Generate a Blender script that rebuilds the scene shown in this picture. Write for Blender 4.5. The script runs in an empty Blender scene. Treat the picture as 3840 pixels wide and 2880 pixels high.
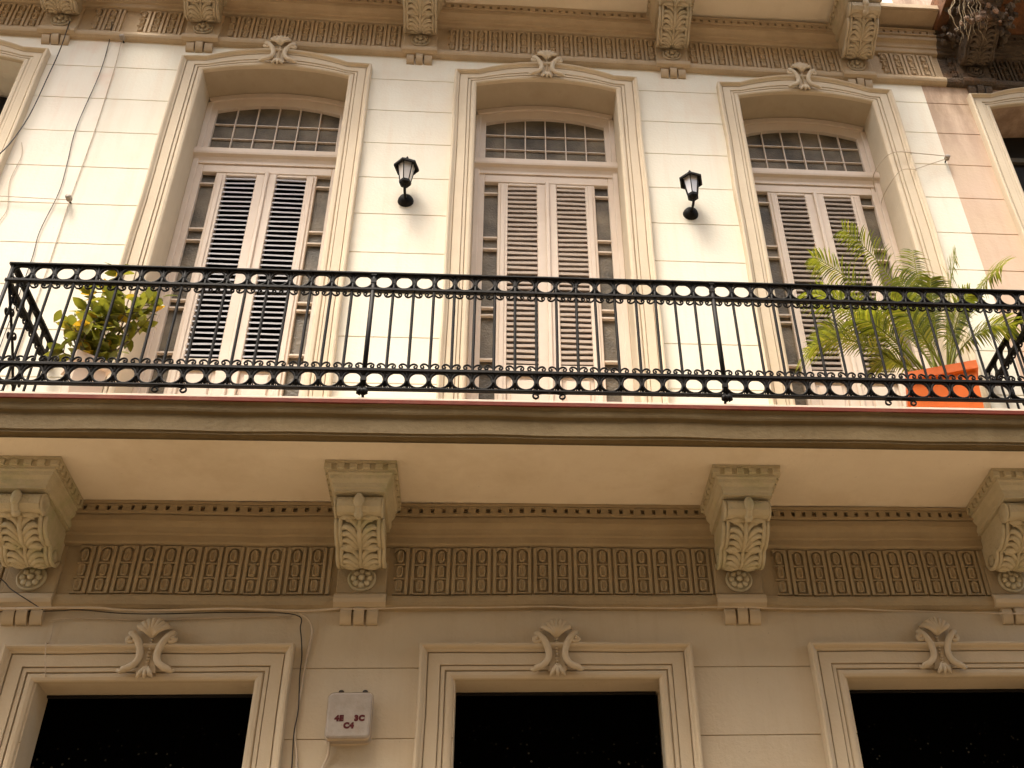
import bpy, math, random
from mathutils import Vector, Matrix
R = math.radians
sc = bpy.context.scene
col = sc.collection
rnd = random.Random(7)

# ------------------------------------------------------------------ camera
W_PX, F_PX = 3840.0, 4204.95
yaw, pit, rol = R(6.734377), R(37.036697), R(-3.048124)
F = Vector((math.sin(yaw)*math.cos(pit), math.cos(yaw)*math.cos(pit), math.sin(pit)))
Rt = Vector((math.cos(yaw), -math.sin(yaw), 0)); Up = Rt.cross(F)
R2 = Rt*math.cos(rol) + Up*math.sin(rol); U2 = -Rt*math.sin(rol) + Up*math.cos(rol)
cam = bpy.data.cameras.new('camera'); co = bpy.data.objects.new('camera', cam); col.objects.link(co)
M = Matrix((R2, U2, -F)).transposed().to_4x4(); M.translation = Vector((-0.165715, -6.264976, 1.616086))
co.matrix_world = M
cam.sensor_fit = 'HORIZONTAL'; cam.sensor_width = 36.0; cam.lens = 36.0*F_PX/W_PX
cam.shift_x = -328.35/W_PX; cam.shift_y = 58.56/W_PX
cam.clip_start = 0.1; cam.clip_end = 500
sc.camera = co

# ------------------------------------------------------------------ light
SUN_EL, SUN_AZ = R(67), R(-36)      # azimuth measured from straight in front of the facade (-y), towards -x
sd = Vector((math.sin(SUN_AZ)*math.cos(SUN_EL), -math.cos(SUN_AZ)*math.cos(SUN_EL), math.sin(SUN_EL)))
w = bpy.data.worlds.new("World"); sc.world = w; w.use_nodes = True
nt = w.node_tree; nt.nodes.clear()
sky = nt.nodes.new('ShaderNodeTexSky'); sky.sky_type = 'NISHITA'; sky.sun_disc = False
sky.sun_elevation = SUN_EL; sky.sun_rotation = math.atan2(sd.x, sd.y)
sky.dust_density = 4.0; sky.air_density = 1.0; sky.ozone_density = 0.6
tint = nt.nodes.new('ShaderNodeMix'); tint.data_type = 'RGBA'; tint.blend_type = 'MULTIPLY'; tint.inputs[0].default_value = 1.0
tint.inputs[7].default_value = (1.0, 0.96, 0.86, 1)     # warm white balance of the photograph
bg = nt.nodes.new('ShaderNodeBackground'); bg.inputs['Strength'].default_value = 0.15
wo = nt.nodes.new('ShaderNodeOutputWorld')
nt.links.new(sky.outputs[0], tint.inputs[6]); nt.links.new(tint.outputs[2], bg.inputs[0]); nt.links.new(bg.outputs[0], wo.inputs[0])
sl = bpy.data.lights.new('sun', 'SUN'); sl.energy = 1.1; sl.angle = R(20); sl.color = (1.0, 0.97, 0.90)
so = bpy.data.objects.new('sun', sl); col.objects.link(so)
so.rotation_euler = sd.to_track_quat('Z', 'Y').to_euler(); so.location = sd*60
sc.view_settings.view_transform = 'Standard'; sc.view_settings.look = 'None'
sc.view_settings.exposure = 2.1; sc.view_settings.gamma = 1.0
sc.cycles.max_bounces = 8; sc.cycles.diffuse_bounces = 5

# ------------------------------------------------------------------ materials
def mat(name, c1, c2=None, rough=.8, scale=3., bump=.25, bscale=60., spec=.3, metal=0., stain=None, stain_amt=0., speck=0., detail=6., bdist=.004, streak=0., soot=None):
    m = bpy.data.materials.new(name); m.use_nodes = True; n = m.node_tree; L = n.links
    p = n.nodes['Principled BSDF']; p.inputs['Roughness'].default_value = rough
    p.inputs['Specular IOR Level'].default_value = spec; p.inputs['Metallic'].default_value = metal
    tc = n.nodes.new('ShaderNodeTexCoord')
    geo = n.nodes.new('ShaderNodeNewGeometry')
    def noise(s, d=6, sc3=None, r=.6):
        t = n.nodes.new('ShaderNodeTexNoise'); t.inputs['Scale'].default_value = s; t.inputs['Detail'].default_value = d; t.inputs['Roughness'].default_value = r
        if sc3:
            mp = n.nodes.new('ShaderNodeMapping'); mp.inputs['Scale'].default_value = sc3
            L.new(geo.outputs['Position'], mp.inputs[0]); L.new(mp.outputs[0], t.inputs[0])
        else: L.new(geo.outputs['Position'], t.inputs[0])
        return t
    def ramp(src, a, b):
        r = n.nodes.new('ShaderNodeMapRange'); r.inputs[1].default_value = a; r.inputs[2].default_value = b; L.new(src, r.inputs[0]); return r.outputs[0]
    def mix(a, b, f):
        x = n.nodes.new('ShaderNodeMix'); x.data_type = 'RGBA'
        if isinstance(f, float): x.inputs[0].default_value = f
        else: L.new(f, x.inputs[0])
        for s, v in ((6, a), (7, b)):
            if isinstance(v, tuple): x.inputs[s].default_value = (*v, 1)
            else: L.new(v, x.inputs[s])
        return x.outputs[2]
    c2 = c2 or tuple(v*.85 for v in c1)
    out = mix(c1, c2, ramp(noise(scale, detail).outputs[0], .3, .75))
    if stain:
        f = ramp(noise(scale*.45, 5, None, .7).outputs[0], .52, .72)
        g = n.nodes.new('ShaderNodeMath'); g.operation = 'MULTIPLY'; L.new(f, g.inputs[0]); g.inputs[1].default_value = stain_amt
        out = mix(out, stain, g.outputs[0])
    if streak:
        f = ramp(noise(1., 5, (9., 9., .7), .65).outputs[0], .5, .75)
        g = n.nodes.new('ShaderNodeMath'); g.operation = 'MULTIPLY'; L.new(f, g.inputs[0]); g.inputs[1].default_value = streak
        out = mix(out, stain or tuple(v*.6 for v in c1), g.outputs[0])
    if speck:
        f = ramp(noise(38., 2).outputs[0], .72, .76)
        g = n.nodes.new('ShaderNodeMath'); g.operation = 'MULTIPLY'; L.new(f, g.inputs[0]); g.inputs[1].default_value = speck
        out = mix(out, tuple(v*.45 for v in c1), g.outputs[0])
    if soot:                                            # grime washed down from the ruined cornice
        sx = n.nodes.new('ShaderNodeSeparateXYZ'); L.new(geo.outputs['Position'], sx.inputs[0])
        a = ramp(sx.outputs[2], soot[0], soot[1]); q = ramp(noise(1., 6, (5., 5., 1.3), .7).outputs[0], .32, .58)
        g = n.nodes.new('ShaderNodeMath'); g.operation = 'MULTIPLY'; L.new(a, g.inputs[0]); L.new(q, g.inputs[1])
        g2 = n.nodes.new('ShaderNodeMath'); g2.operation = 'MULTIPLY'; L.new(g.outputs[0], g2.inputs[0]); g2.inputs[1].default_value = .75
        out = mix(out, (.20,.12,.07), g2.outputs[0])
    L.new(out, p.inputs['Base Color'])
    if bump:
        b = n.nodes.new('ShaderNodeBump'); b.inputs['Strength'].default_value = bump; b.inputs['Distance'].default_value = bdist
        a1 = noise(bscale, 8); a2 = noise(bscale*.12, 4)
        ad = n.nodes.new('ShaderNodeMath'); ad.operation = 'ADD'; L.new(a1.outputs[0], ad.inputs[0]); L.new(a2.outputs[0], ad.inputs[1])
        L.new(ad.outputs[0], b.inputs['Height']); L.new(b.outputs[0], p.inputs['Normal'])
    return m
CREAM = mat('cream stucco', (.79,.74,.61), (.745,.69,.56), stain=(.70,.52,.36), stain_amt=.45, speck=.4, scale=1.3, bump=.6, bscale=45, streak=.32)
CREAML = mat('shaded cream stucco', (.55,.455,.32), (.50,.41,.285), stain=(.40,.30,.19), stain_amt=.45, speck=.5, scale=1.6, bump=.9, bscale=40, streak=.3)  # cream stucco with the shade below the balcony put into its colour
LEFTW = mat('pale left stucco', (.83,.775,.65), (.79,.71,.58), stain=(.72,.44,.30), stain_amt=.8, speck=.6, scale=1.5, bump=.6, bscale=35, streak=.25)
PEACH = mat('peach stucco', (.60,.44,.33), (.60,.455,.31), stain=(.48,.30,.20), stain_amt=.5, speck=.5, scale=1.6, bump=.6, bscale=35, streak=.35, soot=(8.7,10.1))
TRIM = mat('beige trim', (.64,.535,.385), (.57,.465,.33), stain=(.48,.38,.24), stain_amt=.3, scale=2.5, bump=.5, bscale=50, streak=.25)
TRIML = mat('shaded beige trim', (.52,.42,.285), (.46,.37,.25), stain=(.44,.34,.22), stain_amt=.3, scale=2.5, bump=.5, bscale=50, streak=.25)  # beige trim again, street storey shade put into its colour
TRIMD = mat('ochre cornice', (.40,.31,.185), (.33,.25,.145), stain=(.27,.20,.12), stain_amt=.5, scale=4, bump=.8, bscale=55, bdist=.006)
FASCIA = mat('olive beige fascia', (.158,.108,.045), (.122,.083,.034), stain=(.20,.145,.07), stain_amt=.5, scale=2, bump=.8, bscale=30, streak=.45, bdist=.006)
SOFFIT = mat('soffit plaster', (.80,.70,.55), (.75,.65,.50), stain=(.62,.50,.34), stain_amt=.6, scale=2.2, speck=.3, streak=.15, bump=.6, bscale=30)
CORBEL = mat('corbel stone', (.56,.48,.32), (.46,.39,.25), stain=(.34,.35,.16), stain_amt=.6, scale=7, bump=1., bscale=60, bdist=.008)
CORBELU = mat('upper corbel stone', (.52,.42,.29), (.42,.34,.22), stain=(.34,.32,.20), stain_amt=.5, scale=7, bump=1., bscale=60, bdist=.008)
SOOT = mat('sooty stone', (.14,.10,.065), (.07,.05,.035), stain=(.30,.15,.07), stain_amt=.8, scale=6, bump=1., bscale=40, bdist=.02)
RUST = mat('rusty soffit', (.24,.10,.04), (.09,.05,.03), stain=(.33,.13,.04), stain_amt=.8, scale=5, bump=1., bscale=25, bdist=.02)
WOOD = mat('blush door paint', (.68,.57,.46), (.63,.52,.41), stain=(.56,.42,.31), stain_amt=.3, scale=5, bump=.3, bscale=70, rough=.55, streak=.2, spec=.4)
SLATW = mat('shutter slat paint', (.46,.445,.455), (.38,.37,.38), scale=8, bump=.2, rough=.5)
SLATC = mat('greyed slat paint', (.38,.31,.25), (.31,.25,.20), scale=8, bump=.2, rough=.6)
SLATB = mat('beige slat paint', (.48,.39,.31), (.40,.32,.25), scale=8, bump=.2, rough=.6)
REDT = mat('red tile edge', (.16,.022,.006), (.09,.014,.005), scale=9, bump=.6, bscale=40, stain=(.20,.07,.035), stain_amt=.5)
FLOORT = mat('balcony floor plaster', (.74,.62,.50), (.66,.54,.42), scale=4)
IRON = mat('black iron paint', (.0035,.0028,.002), (.010,.007,.0045), scale=14, bump=.5, bscale=90, rough=.6, spec=.14, bdist=.002)
DARK = mat('dark interior', (.012,.009,.006), (.008,.006,.004), bump=0)
ORANGE = mat('orange plastic', (.78,.145,.002), (.70,.125,.002), stain=(.42,.12,.01), stain_amt=.3, streak=.25, scale=4, bump=.3, rough=.45, spec=.4)
PINKPOT = mat('blush planter', (.74,.60,.48), (.62,.48,.37), scale=5, stain=(.40,.30,.2), stain_amt=.4)
SOIL = mat('soil', (.05,.03,.02), (.03,.02,.012), scale=30, bump=1, bdist=.02)
CABLEW = mat('pale cable', (.55,.45,.33), (.42,.33,.23), scale=10, bump=.1, rough=.6)
CABLEB = mat('dark cable', (.03,.025,.02), (.05,.04,.03), scale=10, bump=.1, rough=.6)
BOXM = mat('meter box paint', (.36,.31,.255), (.29,.245,.195), stain=(.24,.15,.09), stain_amt=.7, scale=14, bump=.5, rough=.6, speck=.5)
REDP = mat('stencil paint', (.10,.012,.012), (.07,.01,.01), bump=0)
ASPH = mat('asphalt', (.19,.14,.082), (.155,.113,.066), scale=6, bump=1)
PAVE = mat('paving', (.31,.225,.13), (.27,.195,.115), scale=5)
OPPW = mat('ochre bounce facade', (.37,.27,.155), (.32,.235,.13), scale=1.2, streak=.3)  # unseen opposite wall, toned for its warm bounce
BARK = mat('bark', (.16,.12,.06), (.10,.075,.04), scale=30)
STRAW = mat('dry roots', (.42,.33,.20), (.30,.22,.13), scale=30)

def leafmat(name, a, b, c, spec=.4):
    m = bpy.data.materials.new(name); m.use_nodes = True; n = m.node_tree; L = n.links
    p = n.nodes['Principled BSDF']; p.inputs['Roughness'].default_value = .45; p.inputs['Specular IOR Level'].default_value = spec
    at = n.nodes.new('ShaderNodeNewGeometry'); r = n.nodes.new('ShaderNodeValToRGB')
    e = r.color_ramp.elements; e[0].position = 0; e[0].color = (*a,1); e[1].position = 1; e[1].color = (*c,1)
    k = e.new(.62); k.color = (*b,1); k = e.new(.88); k.color = (*b,1)
    L.new(at.outputs['Random Per Island'], r.inputs[0]); L.new(r.outputs[0], p.inputs['Base Color'])
    tr = n.nodes.new('ShaderNodeBsdfTranslucent'); mx = n.nodes.new('ShaderNodeMixShader'); mx.inputs[0].default_value = .4
    L.new(r.outputs[0], tr.inputs[0]); L.new(p.outputs[0], mx.inputs[1]); L.new(tr.outputs[0], mx.inputs[2])
    L.new(mx.outputs[0], n.nodes['Material Output'].inputs[0])
    return m
LEAF = leafmat('citrus leaves', (.10,.115,.014), (.24,.235,.022), (.62,.36,.02))
PALM = leafmat('palm leaflets', (.07,.095,.008), (.27,.29,.018), (.46,.38,.05))

def glassmat():
    m = bpy.data.materials.new('pressed glass'); m.use_nodes = True; n = m.node_tree; L = n.links
    p = n.nodes['Principled BSDF']; p.inputs['Roughness'].default_value = .5; p.inputs['Specular IOR Level'].default_value = .25
    g = n.nodes.new('ShaderNodeNewGeometry'); t = n.nodes.new('ShaderNodeTexNoise'); t.inputs['Scale'].default_value = 3.5; t.inputs['Detail'].default_value = 4
    L.new(g.outputs['Position'], t.inputs[0]); r = n.nodes.new('ShaderNodeValToRGB')
    r.color_ramp.elements[0].position=.35; r.color_ramp.elements[0].color = (.055,.044,.028,1); r.color_ramp.elements[1].position=.7; r.color_ramp.elements[1].color = (.20,.16,.105,1)
    L.new(t.outputs[0], r.inputs[0]); L.new(r.outputs[0], p.inputs['Base Color'])
    v = n.nodes.new('ShaderNodeTexNoise'); v.inputs['Scale'].default_value = 60; L.new(g.outputs['Position'], v.inputs[0])
    b = n.nodes.new('ShaderNodeBump'); b.inputs['Strength'].default_value=.6; b.inputs['Distance'].default_value=.01
    L.new(v.outputs[0], b.inputs['Height']); L.new(b.outputs[0], p.inputs['Normal'])
    return m
PGLASS = glassmat()
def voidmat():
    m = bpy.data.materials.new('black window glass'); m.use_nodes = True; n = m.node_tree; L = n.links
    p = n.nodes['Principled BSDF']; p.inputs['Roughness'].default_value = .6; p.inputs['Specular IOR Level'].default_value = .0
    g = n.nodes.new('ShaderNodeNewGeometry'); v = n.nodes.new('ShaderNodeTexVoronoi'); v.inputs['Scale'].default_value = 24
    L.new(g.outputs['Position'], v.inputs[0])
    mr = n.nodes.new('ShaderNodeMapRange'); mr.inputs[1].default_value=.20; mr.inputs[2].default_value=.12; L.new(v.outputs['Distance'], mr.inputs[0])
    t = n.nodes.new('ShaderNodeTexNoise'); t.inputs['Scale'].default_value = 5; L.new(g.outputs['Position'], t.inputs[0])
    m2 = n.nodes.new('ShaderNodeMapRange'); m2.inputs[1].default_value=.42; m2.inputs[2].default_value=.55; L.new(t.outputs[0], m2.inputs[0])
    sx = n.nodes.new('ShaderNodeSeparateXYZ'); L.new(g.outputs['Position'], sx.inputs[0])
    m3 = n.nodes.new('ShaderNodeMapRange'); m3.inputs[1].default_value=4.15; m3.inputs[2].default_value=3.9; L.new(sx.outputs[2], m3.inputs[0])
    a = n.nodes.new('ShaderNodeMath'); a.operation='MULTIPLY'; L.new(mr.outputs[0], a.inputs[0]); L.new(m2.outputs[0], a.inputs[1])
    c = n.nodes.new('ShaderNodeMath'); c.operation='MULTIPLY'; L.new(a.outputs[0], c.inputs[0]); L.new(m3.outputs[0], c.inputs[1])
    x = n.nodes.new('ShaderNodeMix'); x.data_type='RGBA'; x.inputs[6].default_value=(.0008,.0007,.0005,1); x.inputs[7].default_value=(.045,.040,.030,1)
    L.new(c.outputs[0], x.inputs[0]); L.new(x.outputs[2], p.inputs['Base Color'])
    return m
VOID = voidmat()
def lampglass():
    m = bpy.data.materials.new('lantern glass'); m.use_nodes = True
    p = m.node_tree.nodes['Principled BSDF']; p.inputs['Base Color'].default_value=(.9,.85,.8,1); p.inputs['Roughness'].default_value=.08
    p.inputs['Transmission Weight'].default_value=.3; p.inputs['Specular IOR Level'].default_value=.8
    return m
LGLASS = lampglass()

# ------------------------------------------------------------------ mesh helpers
class MB:
    def __init__(s): s.v = []; s.f = []; s.sm = []
    def add(s, vs, fs, smooth=False):
        b = len(s.v); s.v += [tuple(p) for p in vs]; s.f += [tuple(b+i for i in f) for f in fs]; s.sm += [smooth]*len(fs); return s
    def box(s, x0, x1, y0, y1, z0, z1):
        vs = [(x,y,z) for z in (z0,z1) for y in (y0,y1) for x in (x0,x1)]
        return s.add(vs, [(0,2,3,1),(4,5,7,6),(0,1,5,4),(2,6,7,3),(0,4,6,2),(1,3,7,5)])
    def bbox(s, x0, x1, y0, y1, z0, z1, b=.004):
        """box with bevelled front (-y) edges"""
        vs = [(x0,y1,z0),(x1,y1,z0),(x1,y1,z1),(x0,y1,z1),(x0,y0+b,z0),(x1,y0+b,z0),(x1,y0+b,z1),(x0,y0+b,z1),(x0+b,y0,z0+b),(x1-b,y0,z0+b),(x1-b,y0,z1-b),(x0+b,y0,z1-b)]
        return s.add(vs, [(0,3,2,1),(0,1,5,4),(1,2,6,5),(2,3,7,6),(3,0,4,7),(4,5,9,8),(5,6,10,9),(6,7,11,10),(7,4,8,11),(8,9,10,11)])
    def extx(s, prof, x0, x1, smooth=False, caps=True):
        n = len(prof); vs = [(x0,y,z) for y,z in prof]+[(x1,y,z) for y,z in prof]
        s.add(vs, [(i,(i+1)%n,(i+1)%n+n,i+n) for i in range(n)], smooth)
        if caps: s.add(vs[:n],[tuple(range(n))]); s.add(vs[n:],[tuple(reversed(range(n)))])
        return s
    def tube(s, pts, r, n=8, caps=True, closed=False, ry=None):
        pts = [Vector(p) for p in pts]; rr = r if isinstance(r, (list,tuple)) else [r]*len(pts)
        m = len(pts); vs = []
        up = None
        for i,p in enumerate(pts):
            a = pts[(i-1)%m] if (closed or i>0) else p; b = pts[(i+1)%m] if (closed or i<m-1) else p
            t = (b-a); t = t.normalized() if t.length>1e-9 else Vector((0,0,1))
            if up is None:
                up = Vector((0,1,0)) if abs(t.y)<.9 else Vector((1,0,0))
            u = (up - t*up.dot(t)); u = u.normalized() if u.length>1e-6 else t.orthogonal().normalized()
            up = u; q = t.cross(u)
            for k in range(n):
                an = 2*math.pi*(k+.5)/n
                vs.append(p + (u*math.cos(an)*(ry if ry else 1) + q*math.sin(an))*rr[i])
        fs = []
        for i in range(m if closed else m-1):
            j = (i+1)%m
            for k in range(n): fs.append((i*n+k, i*n+(k+1)%n, j*n+(k+1)%n, j*n+k))
        if caps and not closed: fs += [tuple(reversed(range(n))), tuple((m-1)*n+k for k in range(n))]
        return s.add(vs, fs, n>4)
    def lathe(s, prof, c, axis='z', n=16, phase=0., smooth=True):
        """prof (r, h) along axis"""
        vs = []
        for r_,h in prof:
            for k in range(n):
                a = 2*math.pi*k/n+phase; x,y = r_*math.cos(a), r_*math.sin(a)
                vs.append((c[0]+x,c[1]+y,c[2]+h) if axis=='z' else (c[0]+x,c[1]+h,c[2]+y) if axis=='y' else (c[0]+h,c[1]+x,c[2]+y))
        fs = [(i*n+k,i*n+(k+1)%n,(i+1)*n+(k+1)%n,(i+1)*n+k) for i in range(len(prof)-1) for k in range(n)]
        fs += [tuple(range(n)), tuple((len(prof)-1)*n+k for k in range(n))]
        return s.add(vs, fs, smooth)
    def blob(s, c, r, n=8, m=6):
        vs=[(c[0],c[1],c[2]-r[2])]; 
        for i in range(1,m):
            t=math.pi*i/m
            for k in range(n):
                a=2*math.pi*k/n; vs.append((c[0]+r[0]*math.sin(t)*math.cos(a), c[1]+r[1]*math.sin(t)*math.sin(a), c[2]-r[2]*math.cos(t)))
        vs.append((c[0],c[1],c[2]+r[2])); fs=[(0,1+(k+1)%n,1+k) for k in range(n)]
        for i in range(m-2):
            for k in range(n): fs.append((1+i*n+k,1+i*n+(k+1)%n,1+(i+1)*n+(k+1)%n,1+(i+1)*n+k))
        l=len(vs)-1; fs+=[(l,1+(m-2)*n+k,1+(m-2)*n+(k+1)%n) for k in range(n)]
        return s.add(vs,fs,True)
    def strip(s, A, B, smooth=False):
        n=len(A); return s.add(list(A)+list(B), [(i,i+1,n+i+1,n+i) for i in range(n-1)], smooth)
    def build(s, name, m, parent=None, loc=(0,0,0), rz=0, fix=True):
        me = bpy.data.meshes.new(name); me.from_pydata(s.v, [], s.f)
        me.polygons.foreach_set('use_smooth', s.sm)
        me.materials.append(m); me.update()
        if fix:
            import bmesh
            bm = bmesh.new(); bm.from_mesh(me); bmesh.ops.recalc_face_normals(bm, faces=bm.faces); bm.to_mesh(me); bm.free()
        o = bpy.data.objects.new(name, me); col.objects.link(o); o.location = loc; o.rotation_euler = (0,0,rz)
        if parent: o.parent = parent
        return o
def thing(name, label, cat, loc=(0,0,0), rz=0, group=None, kind=None):
    o = bpy.data.objects.new(name, None); col.objects.link(o); o.location = loc; o.rotation_euler=(0,0,rz); o.empty_display_size=.1
    return tag(o, label, cat, group, kind)
def tag(o, label=None, cat=None, group=None, kind=None):
    if label: o['label']=label
    if cat: o['category']=cat
    if group: o['group']=group
    if kind: o['kind']=kind
    return o
def copy_to(src, parent, dx=(0,0,0), deep=True):
    c = src.copy(); col.objects.link(c); c.parent = parent; c.location = Vector(src.location)+Vector(dx)
    if deep:
        for ch in src.children: copy_to(ch, c)
    return c

# ------------------------------------------------------------------ buildings: walls
JC, J0 = .4225, 9.865
def wallprof(z0, z1, back=.46, g=.0055, d=.012):
    if z1 < 5: g, d = .0038, .008
    ps = [(back,z0),(0,z0)]
    k = int((J0-z0)/JC)
    zs = []
    for i in range(k, -3, -1):
        z = J0-JC*i
        if z0+.05 < z < z1-.05 and not (4.7<z<5.7) and not (10.0<z<11.3): zs.append(z)
    for z in zs: ps += [(0,z-g),(d,z),(0,z+g)]
    ps += [(0,z1),(back,z1)]
    return ps
def arch(xh, zs, rise, n=24):
    return [(xh*(-1+2*i/n), zs+rise*(1-(-1+2*i/n)**2)) for i in range(n+1)]
OPH = .6235; LOPH = .612
ZB, ZT = 0.0, 14.5
def build_wall(name, m, parent, xL, xR, ups, lows):
    """ups: (centre, z shift) arched door openings from the balcony floor; lows: centres of street openings"""
    mb = MB()
    edges = sorted([(c-OPH, c+OPH) for c,_ in ups]); 
    # upper storey piers
    x = xL
    for a,b in edges:
        if a > x: mb.extx(wallprof(5.66, ZT), x, a)
        x = b
    if x < xR: mb.extx(wallprof(5.66, ZT), x, xR)
    for c,dz in ups:                                   # lintels with arched soffit
        A = arch(OPH, 9.852+dz, .10)
        f = [(c+x_,0,z_) for x_,z_ in A]; t=[(c+x_,0,ZT) for x_,z_ in A]
        mb.strip(f,t); mb.strip([(c+x_,0.46,z_) for x_,z_ in A], f)
        mb.strip([(c+x_,.46,z_) for x_,z_ in A],[(c+x_,.46,ZT) for x_,z_ in A])
    o = mb.build(name, m, parent, fix=True); mb = MB()
    # band between storeys and street storey
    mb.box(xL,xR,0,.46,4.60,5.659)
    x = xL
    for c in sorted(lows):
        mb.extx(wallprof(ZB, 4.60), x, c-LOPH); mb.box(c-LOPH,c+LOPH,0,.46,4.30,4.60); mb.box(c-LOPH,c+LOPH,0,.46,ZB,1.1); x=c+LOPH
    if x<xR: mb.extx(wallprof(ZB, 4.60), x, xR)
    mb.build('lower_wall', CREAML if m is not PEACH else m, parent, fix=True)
    d = MB(); d.box(xL,xR,.62,6,ZB,ZT); d.box(xL,xR,.46,.62,5.45,5.66); d.box(xL,xR,.46,.62,ZT-.2,ZT)
    d.build('inner_room_wall', DARK, parent)
    return o
XS1, XS2 = -3.44, 3.745
CX = (-2.10, .25, 2.60); DZ = (.02, 0, -.015)
main = thing('building', 'cream stucco building with three tall arched balcony doors and carved corbels', 'building', (0,0,0))
left = thing('building', 'blotchy pale building at far left with a dangling cable on its edge', 'building', (-4,0,0))
right = thing('building', 'peach painted building at far right under a ruined sooty cornice', 'building', (5,0,0))
def unoff(parent):
    parent.location=(0,0,0)
for p in (left,right): unoff(p)
build_wall('wall', CREAM, main, XS1, XS2, [(CX[i],DZ[i]) for i in range(3)], CX)
build_wall('wall', LEFTW, left, -8.4, XS1, [(-4.83,.03)], [-4.83])
build_wall('wall', PEACH, right, XS2, 8.0, [(4.955,-.02)], [4.955])

# ------------------------------------------------------------------ window surrounds
def wob(x, a=1.): return a*(.0035*math.sin(1.9*x+.6)+.0022*math.sin(5.3*x+1.)+.0012*math.sin(13.1*x))
REVEALJ = mat('shaded jamb', (.60,.505,.37), (.54,.45,.32), stain=(.42,.33,.21), stain_amt=.4, scale=2, bump=.5, bscale=45, streak=.3)  # jamb tone, darkened in colour to carry shade inside the opening
REVEAL = mat('shaded reveal soffit', (.47,.385,.27), (.41,.33,.225), stain=(.34,.26,.16), stain_amt=.4, scale=2, bump=.5, bscale=45, streak=.3)  # arch soffit tone, deeper again: its shade is put into the colour
def reveal(parent, c, dz, deep=.298):  # thin added sheets that darken jambs and arch soffit like shade
    m_=MB()
    j_=MB()
    for s_ in (-1,1):
        x_=c+s_*(OPH-.003); j_.add([(x_,.003,5.68),(x_,deep,5.68),(x_,deep,9.849+dz),(x_,.003,9.849+dz)],[(0,1,2,3)])
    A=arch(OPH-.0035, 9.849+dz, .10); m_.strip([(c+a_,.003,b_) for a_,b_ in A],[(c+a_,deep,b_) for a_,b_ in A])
    j_.build('jamb_shade', REVEALJ, parent); return m_.build('reveal_shade', REVEAL, parent)
PROF = [(0,.02),(0,-.008),(.03,-.015),(.10,-.021),(.19,-.020),(.225,-.014),(.235,-.004),(.25,-.004),(.26,-.022),(.365,-.024),(.372,-.012),(.392,-.012),(.40,-.031),(.735,-.034),(.742,-.020),(.765,-.020),(.775,-.038),(.83,-.044),(.88,-.060),(.93,-.067),(.985,-.064),(1,-.05),(1,.004)]
def surround(parent, c, dz, m=TRIM, upper=True):
    n = 20
    if upper:
        zb = 5.66; K=12; P=[(-OPH,zb+(9.852-zb)*k/K) for k in range(K+1)]; Q=[(-.812+(wob(z_*2.3+c) if 0<k<K else 0),zb+(9.975-zb)*k/K) for k,z_ in enumerate([zb+.35*k for k in range(K+1)])]
        for i in range(n+1):
            t=-1+2*i/n
            P.append((OPH*t*.999*.94 if 0<i<n else OPH*t*.96, 0)); x=P[-1][0]; P[-1]=(x, 9.852+.10*(1-(x/OPH)**2))
            Q.append((.60*t, 9.985+.145*(1-t*t)))
        P += [(OPH,9.852-(9.852-zb)*k/K) for k in range(K+1)]; Q += [(.812+(wob(k*.9+c) if 0<k<K else 0),9.975-(9.975-zb)*k/K) for k in range(K+1)]
    else:
        K=9
        P=[(-LOPH,1.1+3.2*k/K) for k in range(K+1)]+[(-LOPH+2*LOPH*k/K,4.30) for k in range(1,K)]+[(LOPH,4.30-3.2*k/K) for k in range(K+1)]
        Q=[(-.812+(wob(k*1.3+c) if 0<k<K else 0),1.1+3.405*k/K) for k in range(K+1)]+[(-.812+1.624*k/K,4.505+wob(k*.7+c,.8)) for k in range(1,K)]+[(.812+(wob(k*1.1+c) if 0<k<K else 0),4.505-3.405*k/K) for k in range(K+1)]
    P=[(x-.004*(1 if x>0 else -1), z-(.004 if z>9.8 or (not upper and z>4) else 0)) for i,(x,z) in enumerate(P)]
    mb=MB(); rows=[]
    for t,y in PROF:
        rows.append([(c+p[0]+(q[0]-p[0])*t, y, p[1]+(q[1]-p[1])*t+dz) for p,q in zip(P,Q)])
    for a,b in zip(rows,rows[1:]): mb.strip(a,b)
    return mb.build('window_surround', m, parent, fix=True)
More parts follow.
